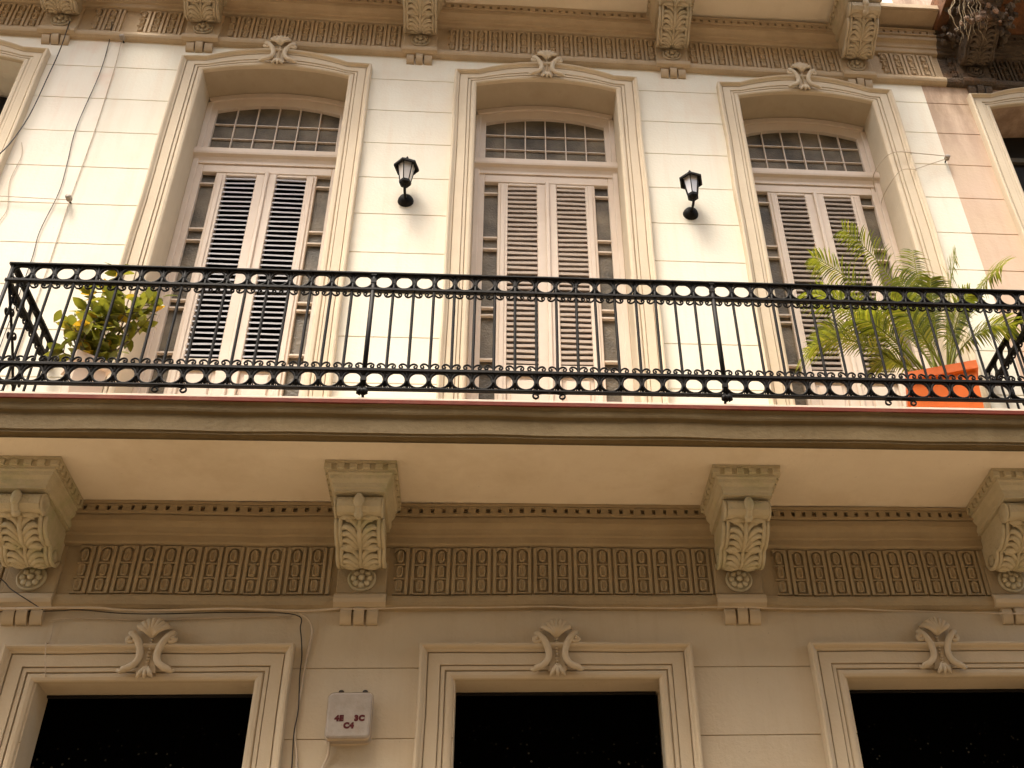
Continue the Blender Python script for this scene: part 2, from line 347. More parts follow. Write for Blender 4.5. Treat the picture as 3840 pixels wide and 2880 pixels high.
def crest_mesh():
    """pair of back to back C scrolls, beaded stem between, shell on top; origin at its foot, 0.37 m tall"""
    mb=MB()
    for s in (-1,1):
        pts=[]; rad=[]
        for k in range(12):                           # volute, opening outwards and down
            a=R(-200+(200+95)*k/11-0); r_=.014+.024*k/11
            pts.append((s*(.120-r_*math.cos(R(270)-a)*0+ -r_*math.sin(a-R(90))*1.0*-1), -.062, .250+r_*math.sin(a))); rad.append(.011+.006*k/11)
        top=pts[-1]
        for u in range(1,15):
            t=u/14; x=.044+.066*(1-t)**3.6+.085*t**7; z=.275-.215*t
            pts.append((s*x,-.066+.010*t,z)); rad.append(.0225-.003*t)
        pts.append((s*.142,-.052,.050)); rad.append(.012); pts.append((s*.160,-.045,.062)); rad.append(.008)
        mb.tube(pts, rad, 8)
        
        mb.blob((s*.122,-.064,.248),(.016,.022,.016))
    prof=[(.056,.045),(.044,.10),(.040,.16),(.044,.22),(.062,.26),(.072,.29)]
    A=[(-x,-.042,z) for x,z in prof]; C_=[(x,-.042,z) for x,z in prof]
    mb.strip(A,C_); mb.strip([(x,0.06,z) for x,_,z in A],A); mb.strip(C_,[(x,0.06,z) for x,_,z in C_])
    for k in range(10): mb.blob((0,-.050,.065+.02*k),(.012,.014,.009),6,4)
    for k in range(7):           # shell flutes
        a=R(-54+18*k); d=Vector((math.sin(a),0,math.cos(a))); b=Vector((0,-.06,.262))
        mb.tube([b, b+d*.045+Vector((0,-.030,0)), b+d*.092+Vector((0,-.020,0)), b+d*.112+Vector((0,.03,0))],[.012,.015,.018,.010],8)
    for k in (-1,0,1):           # little leaf at the foot
        mb.tube([(k*.008,-.050,.075),(k*.030,-.062,.032),(k*.044,-.048,.008+.006*abs(k))],[.014,.015,.005],6)
    return mb
cr0 = None
def crest(parent, c, z, m):
    global cr0
    if cr0 is None or cr0.data.materials[0]!=m:
        o = crest_mesh().build('crest', m, parent, (c,0,z)); 
        if cr0 is None: cr0=o
        return o
    o=copy_to(cr0, parent, Vector((c,0,z))-cr0.location); o.scale=(rnd.uniform(.96,1.04),1,rnd.uniform(.97,1.03)); o.rotation_euler=(0,rnd.uniform(-.03,.03),0); return o
TRIMU = TRIM
for i in range(3):
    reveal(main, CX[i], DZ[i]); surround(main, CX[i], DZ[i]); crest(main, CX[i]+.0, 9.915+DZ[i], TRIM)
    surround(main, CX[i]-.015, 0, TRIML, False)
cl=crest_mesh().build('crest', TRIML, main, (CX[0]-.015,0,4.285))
for i in (1,2): o_=copy_to(cl, main, (CX[i]-CX[0],0,0)); o_.scale=(1.04-.05*i,1,.97+.02*i); o_.rotation_euler=(0,.03*(i-1.5),0)
surround(left, -4.83, .03); surround(right, 4.955, -.02); surround(left,-4.83,0,TRIML,False); surround(right,4.955,0,TRIML,False)

# ------------------------------------------------------------------ balcony doors
def archband(mb, c, y0, y1, h0, z0, r0, h1, z1, r1, n=24):
    """arch-shaped band between lower arch 0 and upper arch 1"""
    A=[(c+x,z) for x,z in arch(h0,z0,r0,n)]; B=[(c+x,z) for x,z in arch(h1,z1,r1,n)]
    for y in (y0,y1): mb.strip([(x,y,z) for x,z in A],[(x,y,z) for x,z in B])
    mb.strip([(x,y0,z) for x,z in A],[(x,y1,z) for x,z in A]); mb.strip([(x,y0,z) for x,z in B],[(x,y1,z) for x,z in B])
def door(parent, c, dz, tilt, slatm, pitch=.0545, thick=.016, wslat=.05):
    Y=.30
    d = bpy.data.objects.new('balcony_door', None); col.objects.link(d); d.parent=parent; d.location=(c,Y,5.66); d.empty_display_size=.1
    def B(mb,name,m,par=d):
        mb.v=[(x-c,y-Y,z-5.66) for x,y,z in mb.v]; return mb.build(name,m,par)
    f=MB()
    for s in (-1,1):
        a,b=sorted((c+s*.53,c+s*.622)); f.bbox(a,b,Y-.001,Y+.07,5.665,9.795+dz,.006)
        a,b=sorted((c+s*.575,c+s*.622)); f.bbox(a,b,Y-.022,Y-.001,5.665,9.79+dz,.006)
    archband(f,c,Y,Y+.07,.53,9.70+dz,.095,.622,9.80+dz,.135)
    archband(f,c,Y-.022,Y-.001,.60,9.795+dz,.095,.622,9.842+dz,.098)
    f.bbox(c-.53,c+.53,Y,Y+.07,8.925,9.02,.005)
    B(f,'door_frame',WOOD)
    t=MB(); t.extx([(Y+.05,9.021),(Y-.012,9.021),(Y-.015,9.05),(Y-.03,9.08),(Y-.055,9.10),(Y-.06,9.12),(Y-.06,9.165),(Y-.045,9.18),(Y-.01,9.192),(Y+.05,9.195)],c-.622,c+.622)
    B(t,'transom',WOOD)
    # fanlight
    g=MB(); A=arch(.53,9.70+dz,.095); g.strip([(c+x,Y+.035,z) for x,z in A],[(c+x,Y+.035,9.19) for x,z in A])
    fl=B(g,'fanlight_pane',PGLASS)
    k=MB()
    for i in range(5):
        x=c+(-.36+.18*i); zt=9.70+dz+.095*(1-((x-c)/.53)**2); k.bbox(x-.0052,x+.0052,Y+.015,Y+.045,9.195,zt,.002)
    for z in (9.372,9.56): 
        for i in range(6):
            x0=c-.53+.0; xa=c-.53 if i==0 else c-.36+.18*(i-1)+.0067; xb=c+.53 if i==5 else c-.36+.18*i-.0067
            k.bbox(xa,xb,Y+.017,Y+.045,z-.006,z+.006,.002)
    B(k,'glazing_bars',WOOD,d)
    for s in (-1,1):
        a,b=sorted((c+s*.415,c+s*.53)); g=MB(); g.box(a,b,Y+.04,Y+.05,6.30,8.925); B(g,'sidelight_pane',PGLASS)
        for z in (8.80,8.27,8.14,7.50,7.42,6.98,6.88,6.45): q=MB(); q.bbox(a,b,Y+.012,Y+.045,z-.009,z+.009,.002); B(q,'glazing_bar',WOOD)
        q=MB(); q.bbox(a,b,Y,Y+.06,5.70,6.30,.004); B(q,'kick_panel',WOOD)
        # shutter leaf
        lf=MB()
        a,b=sorted((c+s*.33,c+s*.4145)); lf.bbox(a,b,Y+.005,Y+.06,5.70,8.924,.005); 
        a2,b2=sorted((c+s*.352,c+s*.392)); lf.bbox(a2,b2,Y-.006,Y+.004,5.75,8.90,.005)
        a,b=sorted((c+s*.003,c+s*.085)); lf.bbox(a,b,Y-.002 if s>0 else Y+.006,Y+.06,5.70,8.924,.006)
        if s<0: lf.bbox(c-.012,c+.022,Y-.02,Y-.004,5.70,8.93,.006)
        a,b=sorted((c+s*.0855,c+s*.3295))
        lf.bbox(a,b,Y+.005,Y+.06,6.83,6.925,.005); lf.bbox(a,b,Y+.005,Y+.06,8.895,8.924,.004)
        lf.bbox(a,b,Y+.03,Y+.055,5.90,6.829,.004); lf.bbox(a+.03,b-.03,Y+.015,Y+.029,6.45,6.79,.008); lf.bbox(a,b,Y+.005,Y+.029,6.30,6.40,.005); lf.bbox(a,b,Y+.005,Y+.029,5.70,5.9,.005)
        L_=B(lf,'shutter_leaf',WOOD)
        # slats
        sm=MB(); z=8.860; rr=random.Random(int(c*100)+s)
        while z>6.935:
            ty=tilt+rr.uniform(-2.5,2.5); th=thick/2
            tw=rr.uniform(-.0035,.0035)
            y0=Y+.008; dep=.046; up_=math.tan(R(ty))*dep
            ps=[(y0,z-th),(y0+dep,z-th*.4+up_),(y0+dep,z+th*.4+up_),(y0,z+th)]
            vs=[(a,y,zz-tw) for y,zz in ps]+[(b,y,zz+tw) for y,zz in ps]
            sm.add(vs,[(0,1,5,4),(1,2,6,5),(2,3,7,6),(3,0,4,7),(0,3,2,1),(4,5,6,7)])
            z-=pitch
        B(sm,'louvre_panel',slatm,L_)
    return d
door(main,CX[0],DZ[0],43,SLATW,pitch=.0545,thick=.0165)
door(main,CX[1],DZ[1],12,SLATB,pitch=.0545,thick=.026)
door(main,CX[2],DZ[2],16,SLATC,pitch=.0545,thick=.023)

# street windows: black openings
for i in range(3):
    c=CX[i]-.015
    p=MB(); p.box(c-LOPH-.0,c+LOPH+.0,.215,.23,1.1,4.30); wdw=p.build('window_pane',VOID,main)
    f=MB(); f.bbox(c-LOPH+.001,c+LOPH-.001,.19,.213,4.285,4.299,.003); f.build('window_frame',DARK,wdw)
for par,c in ((left,-4.83),(right,4.955)):
    p=MB(); p.box(c-OPH,c+OPH,.40,.42,5.67,9.84); A=arch(OPH,9.84,.09); p.strip([(c+x,.40,z) for x,z in A],[(c+x,.40,9.84) for x,z in A])
    w_=p.build('window_pane',DARK,par)
    f=MB(); 
    for z in (9.10,9.55): f.bbox(c-OPH,c+OPH,.36,.395,z-.03,z+.03,.004)
    for x in (-.4,-.2,0.,.2,.4): f.bbox(c+x-.008,c+x+.008,.37,.395,9.14,9.51,.002)
    f.build('window_bars',mat('weathered bars',(.10,.085,.06)),w_)
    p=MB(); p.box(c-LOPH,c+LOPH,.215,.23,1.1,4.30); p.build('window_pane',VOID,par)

# ------------------------------------------------------------------ cornices
CP = [(0.01,4.738),(-.030,4.742),(-.050,4.757),(-.058,4.778),(-.056,4.803),(-.046,4.822),(-.030,4.830),(-.016,4.836),(-.016,5.163),(-.050,5.170),(-.056,5.180),(-.056,5.222),(-.070,5.230),(-.072,5.246),(-.080,5.268),(-.100,5.285),(-.118,5.290),(-.120,5.330),(-.104,5.336),(-.104,5.396),(-.140,5.401),(-.144,5.420),(-.135,5.4249),(0.01,5.4249)]
LB = (-2.885,-.95,1.39,3.175)      # lower corbel centres
DZU = 5.43
def tiltz(x): return -.0155*(x-.25)  # the upper cornice is not quite level
def cornice(parent, x0, x1, dz, m, brk, tp, tongues, frz_m, tp0, upper=False, top=None):
    tz=tiltz if upper else (lambda x:0)
    prof=[(y,z+dz) for y,z in CP]
    mb=MB(); NS=int((x1-x0)*9)
    for i in range(NS): mb.extx(prof,x0+(x1-x0)*i/NS,x0+(x1-x0)*(i+1)/NS,caps=i in (0,NS-1))
    mb.v=[(x,y+(wob(x+z*3,.5) if y<-.02 else 0),z+tz(x)+wob(x)) for x,y,z in mb.v]
    for za,zb in ((5.337,5.3515),(5.3865,5.3965)):
        
        for i in range(NS): q=MB(); q.box(x0+(x1-x0)*i/NS,x0+(x1-x0)*(i+1)/NS,-.1375,-.1035,za+dz,zb+dz); mb.add([(a,b_,c+tz(a)+wob(a)) for a,b_,c in q.v],q.f)
    x=x0+.02
    while x<x1-.05:                                   # dentils
        mb.box(x,x+.047+rnd.uniform(-.004,.004),-.136,-.1035,5.351+dz+tz(x)+wob(x),5.387+dz+tz(x)+wob(x)); x+=.0705
    cor=mb.build('cornice',m,parent)
    bays={}; n=int((x1-x0)/tp)+1; k0=math.ceil((x0-tp0)/tp)
    for k in range(k0,k0+n):
        xc=tp0+k*tp
        if xc-.05<x0 or xc+.05>x1 or any(abs(xc-b)<.175 for b in brk): continue
        fr=bays.setdefault(sum(b<xc for b in brk),MB())
        z0=4.842+dz+tz(xc)+wob(xc); h=tp/2; F_,B_=-.038,-.0155; cw=.0345; jx=rnd.uniform(-.002,.002)
        for q_ in (-1,1):                              # paired ribs between two channels
            xa,xb=sorted((xc+h+q_*.007,xc+h+q_*(h-cw))); fr.bbox(xa,xb,F_,B_,z0-.004,z0+.316,.003)
        for z_,hh in ((z0-.004,.012),(z0+.098,.012),(z0+.196,.012)): fr.bbox(xc-cw,xc+cw,F_+.003,B_,z_,z_+hh,.003)
        arcp=[(xc+cw*math.cos(R(180-15*i)),z0+.272+cw*math.sin(R(180-15*i))) for i in range(13)]
        fr.strip([(x_,F_,z_) for x_,z_ in arcp],[(x_,F_,z0+.316) for x_,z_ in arcp]); fr.strip([(x_,B_,z_) for x_,z_ in arcp],[(x_,F_,z_) for x_,z_ in arcp])
        for j in range(3):                            # stacked rounded pads standing in the channel
            za,zb=((z0+.014,z0+.092),(z0+.112,z0+.192),(z0+.212,z0+.296))[j]; zc=(za+zb)/2; a_,b2=.0215,(zb-za)/2
            L0=[];L1=[];L2=[];d_=.030+rnd.uniform(-.004,.003)
            for i in range(14):
                th=2*math.pi*i/14; c_,s_=math.cos(th),math.sin(th); ex=.55 if j<2 else .75
                u_,v_=math.copysign(abs(c_)**ex,c_),math.copysign(abs(s_)**ex,s_)
                L0.append((xc+jx+a_*u_,B_,zc+b2*v_)); L1.append((xc+jx+a_*u_,B_-d_*.75,zc+b2*v_)); L2.append((xc+jx+(a_-.006)*u_,B_-d_,zc+(b2-.006)*v_))
            fr.strip(L0+[L0[0]],L1+[L1[0]]); fr.strip(L1+[L1[0]],L2+[L2[0]])
            L3=[(xc+jx+(x_-xc-jx)*.45,y_+.012,zc+(z_-zc)*.6) for x_,y_,z_ in L2]
            fr.strip(L2+[L2[0]],L3+[L3[0]]); fr.add(L3,[tuple(range(14))])
    for fr in bays.values(): fr.build('frieze_relief',frz_m,parent)
    return cor
cornice(main,XS1,XS2,0,TRIMD,LB,.1262,True,TRIMD,-.098)
cornice(left,-8.4,XS1,0,TRIMD,(-4.2,),.1262,True,TRIMD,-.098)
cornice(right,XS2,8.0,0,TRIMD,(),.1262,True,TRIMD,-.098)
UB = (-2.80,-.885,1.406,3.15)
UPC = mat('upper cornice paint', (.52,.40,.26), (.44,.33,.21), stain=(.34,.25,.15), stain_amt=.5, scale=4, bump=.8, bscale=55, bdist=.006)
cornice(main,XS1,3.985,DZU,UPC,UB,.1305,True,UPC,.047,True)
cornice(left,-8.4,XS1,DZU,UPC,(-4.02,),.1305,True,UPC,.047,True)
cornice(right,3.985,8.0,DZU,SOOT,(4.295,),.1305,True,SOOT,.047,True)

# ------------------------------------------------------------------ corbels
def corbel(parent, x, dz, m, ruined=False, tz=0.):
    c = bpy.data.objects.new('corbel',None); col.objects.link(c); c.parent=parent; c.location=(x,0,4.64+dz+tz); c.empty_display_size=.1
    def fin(mb,name,par=c,mm=None):
        mb.v=[(a,b,z-4.64) for a,b,z in mb.v]; return mb.build(name,mm or m,par)
    # cap: abacus with dentils, then a tapering stack
    cap=MB(); cap.box(-.198,.198,-.60,.01,5.362,5.424)
    cap.box(-.212,.212,-.614,.01,5.405,5.4235)
    for k in range(6): xx=-.192+.0768*k*.98; cap.bbox(xx-.022,xx+.022,-.617,-.599,5.366,5.402,.003)
    for s in (-1,1):
        for k in range(8):
            y=-.58+.062*k; xa,xb=sorted((s*.197,s*.212)); cap.box(xa,xb,y-.02,y+.02,5.366,5.402)
    lv=[(.190,.592,5.361),(.190,.592,5.348),(.180,.582,5.340),(.176,.578,5.318),(.160,.560,5.298),(.156,.556,5.270),(.148,.548,5.262),(.148,.548,5.245)]
    for (a,d,z),(a2,d2,z2) in zip(lv,lv[1:]):
        cap.add([(-a,-d,z),(a,-d,z),(a2,-d2,z2),(-a2,-d2,z2)],[(0,1,2,3)]); cap.add([(a,-d,z),(a,0,z),(a2,0,z2),(a2,-d2,z2)],[(0,1,2,3)]); cap.add([(-a,-d,z),(-a,0,z),(-a2,0,z2),(-a2,-d2,z2)],[(0,1,2,3)])
    a,d,z=lv[-1]; cap.add([(-a,-d,z),(a,-d,z),(a,0,z),(-a,0,z)],[(0,1,2,3)])
    fin(cap,'cap')
    # body side profile (depth, z)
    pr=[(0.01,5.244),(-.49,5.244),(-.515,5.225),(-.535,5.195),(-.53,5.155),(-.505,5.13),(-.47,5.122),(-.445,5.135),(-.425,5.15),(-.41,5.14),(-.40,5.11),(-.375,5.075),(-.335,5.05),(-.285,5.03),(-.25,5.04),(-.235,5.03),(-.215,5.0),(-.18,4.978),(-.14,4.972),(-.10,4.985),(-.075,5.02),(.01,5.03)]
    bd=MB(); bd.extx([(y+(.009 if 5<i<20 else 0),z+(.007 if 5<i<19 else 0)) for i,(y,z) in enumerate(pr)],-.128,.128)
    for s in (-1,1):                                  # raised side scrolls
        xa,xb=sorted((s*.127,s*.143))
        bd.lathe([(.001,0),(.062,0),(.066,.006),(.062,.0145),(.03,.0145),(.028,.008),(.001,.018)],(s*.1265 if s>0 else -.145,-.465,5.185),'x',18)
        bd.tube([(s*.136,y,z) for y,z in pr[9:21]],.0135,6)
        bd.lathe([(.001,0),(.036,0),(.036,.012),(.001,.014)],(s*.1265 if s>0 else -.1405,-.13,5.03),'x',14)
    fin(bd,'bracket_body')
    # acanthus leaf laid on the front
    lf=MB(); path=pr[2:21]
    def at(t):
        u=t*(len(path)-1); i=min(int(u),len(path)-2); f=u-i; return path[i][0]*(1-f)+path[i+1][0]*f, path[i][1]*(1-f)+path[i+1][1]*f
    rib=[(0,)+at(t/20) for t in range(0,20)]
    lf.tube([(0,y-.006,z-.006) for _,y,z in rib],[.020-.0005*i for i in range(20)],8)
    lf.blob((0,-.545,5.185),(.030,.028,.05)); lf.blob((0,-.49,5.125),(.028,.03,.035))
    for s in (-1,1):
        lf.tube([(s*.112,)+tuple(q-.004 for q in at(t/14)) for t in range(4,14)],.013,6)
        for t0,ln in ((.22,.09),(.27,.092),(.36,.07),(.43,.096),(.48,.098),(.53,.098),(.58,.094),(.68,.08),(.74,.096),(.79,.098),(.84,.098),(.90,.09)):
            pts=[]; rad=[]
            for k in range(7):
                u=k/6; y,z=at(min(.97,max(0,t0+.13-.27*u+.19*u*u))); lift=.004*math.sin(math.pi*u)
                pts.append((s*(.008+ln*u),y-lift,z-lift)); rad.append(.012+.008*math.sin(math.pi*min(1,u*.95)))
            lf.tube(pts,rad,7)
        for t0 in (.33,.66):
            y,z=at(t0); lf.blob((s*.072,y-.020,z-.022),(.046,.022,.016)); lf.blob((s*.035,y-.010,z-.012),(.022,.016,.016))
        for k in range(3): y,z=at(.86); lf.tube([(s*(.02+.032*k),y-.008,z+.02),(s*(.015+.03*k),y-.010,z-.012)],.012,6)
        # ribbed roll under the cap
        for k in range(4): lf.lathe([(.001,0),(.040,.002),(.044,.012),(.040,.022),(.001,.024)],(s*(.045+.024*k)-.012,-.492,5.188),'x',14)
    fin(lf,'acanthus_leaf')
    # rosette block between corbel and band
    rb=MB(); rb.bbox(-.150,.150,-.045,0,4.836,5.03,.006); rb.box(-.150,.150,-.030,0,5.03,5.16)
    fin(rb,'rosette_block',c,UPC if dz>1 and not ruined else (m if ruined else TRIMD))
    ro=MB(); ro.lathe([(.085,0),(.086,-.012),(.076,-.022),(.070,-.012),(.060,-.010)],(0,-.044,4.93),'y',24)
    for k in range(8):
        a=2*math.pi*k/8; ro.blob((.046*math.cos(a),-.062,4.93+.046*math.sin(a)),(.020,.014,.020))
    ro.blob((0,-.072,4.93),(.020,.018,.020)); fin(ro,'rosette',c)
    mm = UPC if dz>1 and not ruined else (m if ruined else TRIML)
    bs=MB(); bs.extx([(0,4.742),(-.05,4.744),(-.075,4.762),(-.082,4.785),(-.074,4.812),(-.055,4.829),(0,4.833)],-.155,.155); fin(bs,'base_band',c,mm)
    pd=MB(); pp=[(0,4.7415),(-.048,4.7415),(-.054,4.715),(-.046,4.68),(-.024,4.652),(0,4.642)]
    for xa,xb in ((-.112,-.045),(-.030,.030),(.045,.112)): pd.extx([(y*(1-.25*abs(xa+xb)/.157),z) for y,z in pp],xa,xb,True)
    fin(pd,'pendant',c,mm)
    return c
lc=corbel(main,LB[0],0,CORBEL)
for b in LB[1:]: copy_to(lc,main,(b-LB[0],0,0))
uc=corbel(main,UB[0],DZU,CORBELU,tz=tiltz(UB[0]))
for b in UB[1:]: copy_to(uc,main,(b-UB[0],0,tiltz(b)-tiltz(UB[0])))
copy_to(uc,left,(-4.02-UB[0],0,tiltz(-4.02)-tiltz(UB[0])))
rc=corbel(right,4.295,DZU,SOOT,True,tiltz(4.295))

# ------------------------------------------------------------------ balcony slabs
def slab(parent, x0, x1, dz, tz=None, name='balcony_slab', ms=SOFFIT, mf=FASCIA, red=True):
    # soffit sheet and core
    s=MB(); s.box(x0+.05,x1-.05,-.798,0.01,5.4252+dz,5.60+dz); s.build('balcony_soffit' if name=='balcony_slab' else name,ms,parent)
    pf=[(0,5.4240),(0,5.436),(.014,5.446),(.030,5.448),(.030,5.462),(.038,5.466),(.041,5.576),(.047,5.581),(.058,5.588),(.062,5.600),(.065,5.630),(.072,5.641),(.079,5.646),(.080,5.645)]
    f=MB(); ring=[]
    N=60
    for o,z in pf:
        row=[]
        row.append((x0-o,0.0,z+dz))
        row.append((x0-o,-.80-o,z+dz))
        for i in range(1,N): row.append((x0+(x1-x0)*i/N,-.80-o-(.0035*math.sin(i*.9)*math.sin(i*.37) if z>5.44 else 0),z+dz+(.003*math.sin(i*.71+1) if 5.437<z<5.625 else 0)))
        row.append((x1+o,-.80-o,z+dz)); row.append((x1+o,0,z+dz)); ring.append(row)
    for a,b in zip(ring,ring[1:]): f.strip(a,b)
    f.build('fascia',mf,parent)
    if red:
        rd=MB(); rd.bbox(x0-.085,x1+.085,-.884,0,5.6455+dz,5.680+dz,.005)
        rd.build('tile_edge',REDT,parent)
        fl=MB(); fl.bbox(x0-.075,x1+.075,-.874,0,5.6805+dz,5.700+dz,.004); fl.build('balcony_floor',FLOORT,parent)
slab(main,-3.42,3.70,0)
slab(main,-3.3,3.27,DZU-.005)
# projecting shelf right of the last upper corbel, its neighbours' soffits
sh=MB(); sh.box(3.372,3.984,-.30,0,10.862,10.90); sh.bbox(3.372,3.984,-.325,-.302,10.868,10.93,.004); sh.build('cornice_shelf',UPC,main)
sh=MB(); sh.box(3.986,8,-.85,0,10.80,11.1); sh.build('ruined_soffit',RUST,right)
sh=MB(); sh.box(-8.4,-3.55,-.80,0,10.905,11.1); sh.build('balcony_soffit',SOFFIT,left)
# hanging rubble and roots on the ruined corbel
rg=MB(); r3=random.Random(3)
for k in range(170):
    x=r3.uniform(4.03,4.60); y=r3.uniform(-.62,-.10); z=10.80-.50*r3.random()*(.3+abs(y)*1.1); s_=r3.uniform(.012,.045)
    q=MB(); q.blob((0,0,0),(s_,s_*.8,s_*1.1),6,4); rg.add([(x+vx*r3.uniform(.5,1.35),y+vy*r3.uniform(.5,1.35),z+vz*r3.uniform(.5,1.35)) for vx,vy,vz in q.v],q.f)
rg.build('crumbled_masonry',SOOT,right)
rt=MB()
for k in range(26):
    x=r3.uniform(4.02,4.32); y=r3.uniform(-.66,-.45); z=10.82; pts=[(x,y,z)]
    for j in range(9):
        x+=r3.uniform(-.03,.03)-.004; y+=r3.uniform(-.01,.035); z-=r3.uniform(.03,.075); pts.append((x,y,z))
    rt.tube(pts,[.008-.0007*i for i in range(10)],5)
roots=rt.build('dry_roots',STRAW); tag(roots,'straw coloured dry roots hanging over the sooty ruined corbel','roots')

def smooth_path(pts,n=6,wob=.0):
    pts=[Vector(p) for p in pts]; P=[pts[0]]+pts+[pts[-1]]; out=[]
    for i in range(1,len(P)-2):
        for k in range(n):
            t=k/n; a,b_,c,d=P[i-1],P[i],P[i+1],P[i+2]
            out.append(.5*((2*b_)+(c-a)*t+(2*a-5*b_+4*c-d)*t*t+(3*b_-a-3*c+d)*t**3))
    out.append(pts[-1]); return out
# ------------------------------------------------------------------ balcony railing
RY=-.87; PIT=.130; PX=(-.951,1.259); XL,XR=-3.188,3.497
rail=thing('balcony_railing','black wrought iron balcony railing with rows of rings and curled scrolls','railing',(0.15,RY,5.70))
ro_=Vector(rail.location)
def RB(mb,name,par=None,mm=IRON,base=None):
    """build a part with its origin at base"""
    b=Vector(base) if base else ro_
    mb.v=[tuple(Vector(p)-b) for p in mb.v]; o=mb.build(name,mm,rail if par is None else par)
    o.location = (b-ro_) if par is None else (0,0,0)
    return o
ZT_,Z2,Z3,Z4=6.70,6.565,5.905,5.765
def railbar(z,h,d,name):
    mb=MB(); N=40
    mb.bbox(XL-d/2,XR+d/2,RY-d/2,RY+d/2,z-h/2,z+h/2,.003)
    for x in (XL,XR): mb.box(x-d/2,x+d/2,RY+d/2+.0005,0.0,z-h/2,z+h/2)
    RB(mb,name)
railbar(ZT_,.015,.042,'handrail'); railbar(Z2,.021,.032,'rail'); railbar(Z3,.023,.032,'rail'); railbar(Z4,.014,.028,'rail')
xs=[]                                     # baluster positions: 17 rings in each bay
bays=[(XL,PX[0]),(PX[0],PX[1]),(PX[1],XR)]
rings=[]
for a,b in bays:
    p=(b-a)/17
    for i in range(1,17): xs.append(a+p*i)
    for i in range(17): rings.append((a+p*(i+.5),p))
def curl(mb,x,y,z,s,v,ax):
    """scroll springing from a baluster: s side, v +1 opens upwards; ax 0 along x, 1 along y"""
    C_=((.003,0),(.011,-.015),(.023,-.026),(.037,-.029),(.049,-.022),(.054,-.009),(.049,.003),(.040,.004),(.035,-.004),(.038,-.012),(.042,-.011))
    P_=[(x+s*p,y,z-v*q) if ax==0 else (x,y+s*p,z-v*q) for p,q in C_]
    mb.tube(smooth_path(P_,2),.0058,5,ry=1.3)
def baluster_mb(x,y,ax=0):
    m=MB(); r_=.0095
    m.tube([(x,y,Z4),(x,y,Z3),(x,y,(Z2+Z3)/2),(x,y,Z2),(x,y,ZT_)],r_,6)
    for z in ((ZT_+Z2)/2,(Z3+Z4)/2): m.box(x-.009,x+.009,y-.010,y+.010,z-.011,z+.011)
    return m
def scroll_mb(x,y,ax=0,top=True):
    m=MB()
    for s in (-1,1):
        if top: curl(m,x,y,Z2-.026,s,-1,ax)
        else: curl(m,x,y,Z3+.028,s,1,ax)
        for za,zb in (((Z2+.008,(ZT_+Z2)/2),(ZT_-.006,(ZT_+Z2)/2)) if top else ((Z4+.006,(Z3+Z4)/2),(Z3-.008,(Z3+Z4)/2))):  # little fans between rings
            d=.021
            p=[(s*d,za),(s*d*.35,za*.45+zb*.55),(0,zb)]
            m.tube([((x+q,y,z) if ax==0 else (x,y+q,z)) for q,z in p],.0042,5)
    return m
x0=xs[0]
b0=RB(baluster_mb(x0,RY),'baluster',base=(x0,RY,5.70)); s0=[RB(scroll_mb(x0,RY,0,q),'scrollwork',par=b0,base=(x0,RY,5.70)) for q in (True,False)]
for x in xs[1:]:
    c_=copy_to(b0,rail,(x-x0+rnd.uniform(-.002,.002),rnd.uniform(-.002,.002),0)); c_.rotation_euler=(rnd.uniform(-.004,.004),rnd.uniform(-.005,.005),0)
def ring_mb(x,y,z,w,h,ax=0):
    m=MB(); pts=[]
    for k in range(22):
        a=2*math.pi*k/22; q=w*math.cos(a); pts.append((x+q,y,z+h*math.sin(a)) if ax==0 else (x,y+q,z+h*math.sin(a)))
    m.tube(pts,.0075,6,closed=True,ry=1.4); return m
rx,rp=rings[0]; zt_=(ZT_+Z2)/2; zb_=(Z3+Z4)/2
r0=RB(ring_mb(rx,RY,zt_,.0565,.0575),'ring',base=(rx,RY,zt_)); r1=RB(ring_mb(rx,RY,zb_,.0575,.060),'ring',base=(rx,RY,zb_))
cnt=2
for x,_ in rings[1:]:
    if cnt<100: copy_to(r0,rail,(x-rx,0,0)); copy_to(r1,rail,(x-rx,0,0)); cnt+=2
sr=MB()
for x,_ in rings[50:]:
    for z,h in ((zt_,.0575),(zb_,.060)):
        t=ring_mb(x,RY,z,.0570,h); sr.add(t.v,t.f,True)
side_y=[RY+.87*(i)/7 for i in range(1,7)]
for X in (XL,XR):
    for i in range(7):
        yc=RY+.87*(i+.5)/7
        for z,h in ((zt_,.0575),(zb_,.060)):
            t=ring_mb(X,yc,z,.054,h,1); sr.add(t.v,t.f,True)
    for y in side_y:
        b_=RB(baluster_mb(X,y,1),'baluster',base=(X,y,5.70)); [RB(scroll_mb(X,y,1,q),'scrollwork',par=b_,base=(X,y,5.70)) for q in (True,False)]
o=RB(sr,'ring_cluster'); o['kind']='stuff'
for x in PX:                                # posts with a leaf finial at the foot
    m=MB(); m.tube([(x,RY,5.745),(x,RY,6.712)],.0155,8); m.box(x-.017,x+.017,RY-.018,RY+.018,ZT_-.02,ZT_+.008)
    for z in (zt_,zb_): m.box(x-.017,x+.017,RY-.017,RY+.017,z-.016,z+.016)
    p_=RB(m,'post',base=(x,RY,5.70)); [RB(scroll_mb(x,RY,0,q),'scrollwork',par=p_,base=(x,RY,5.70)) for q in (True,False)]
    m=MB()
    for s in (-1,0,1): m.tube([(x,RY,5.762),(x+s*.018,RY-.004,5.745),(x+s*.022,RY-.004,5.730),(x+s*.010,RY,5.716)],[.012,.020,.014,.003],8)
    RB(m,'finial',par=p_,base=(x,RY,5.70))
    m=MB(); m.tube([(x,RY+.012,5.76),(x,RY+.08,5.74),(x,RY+.10,5.70)],.009,6); RB(m,'foot_strut',par=p_,base=(x,RY,5.70))
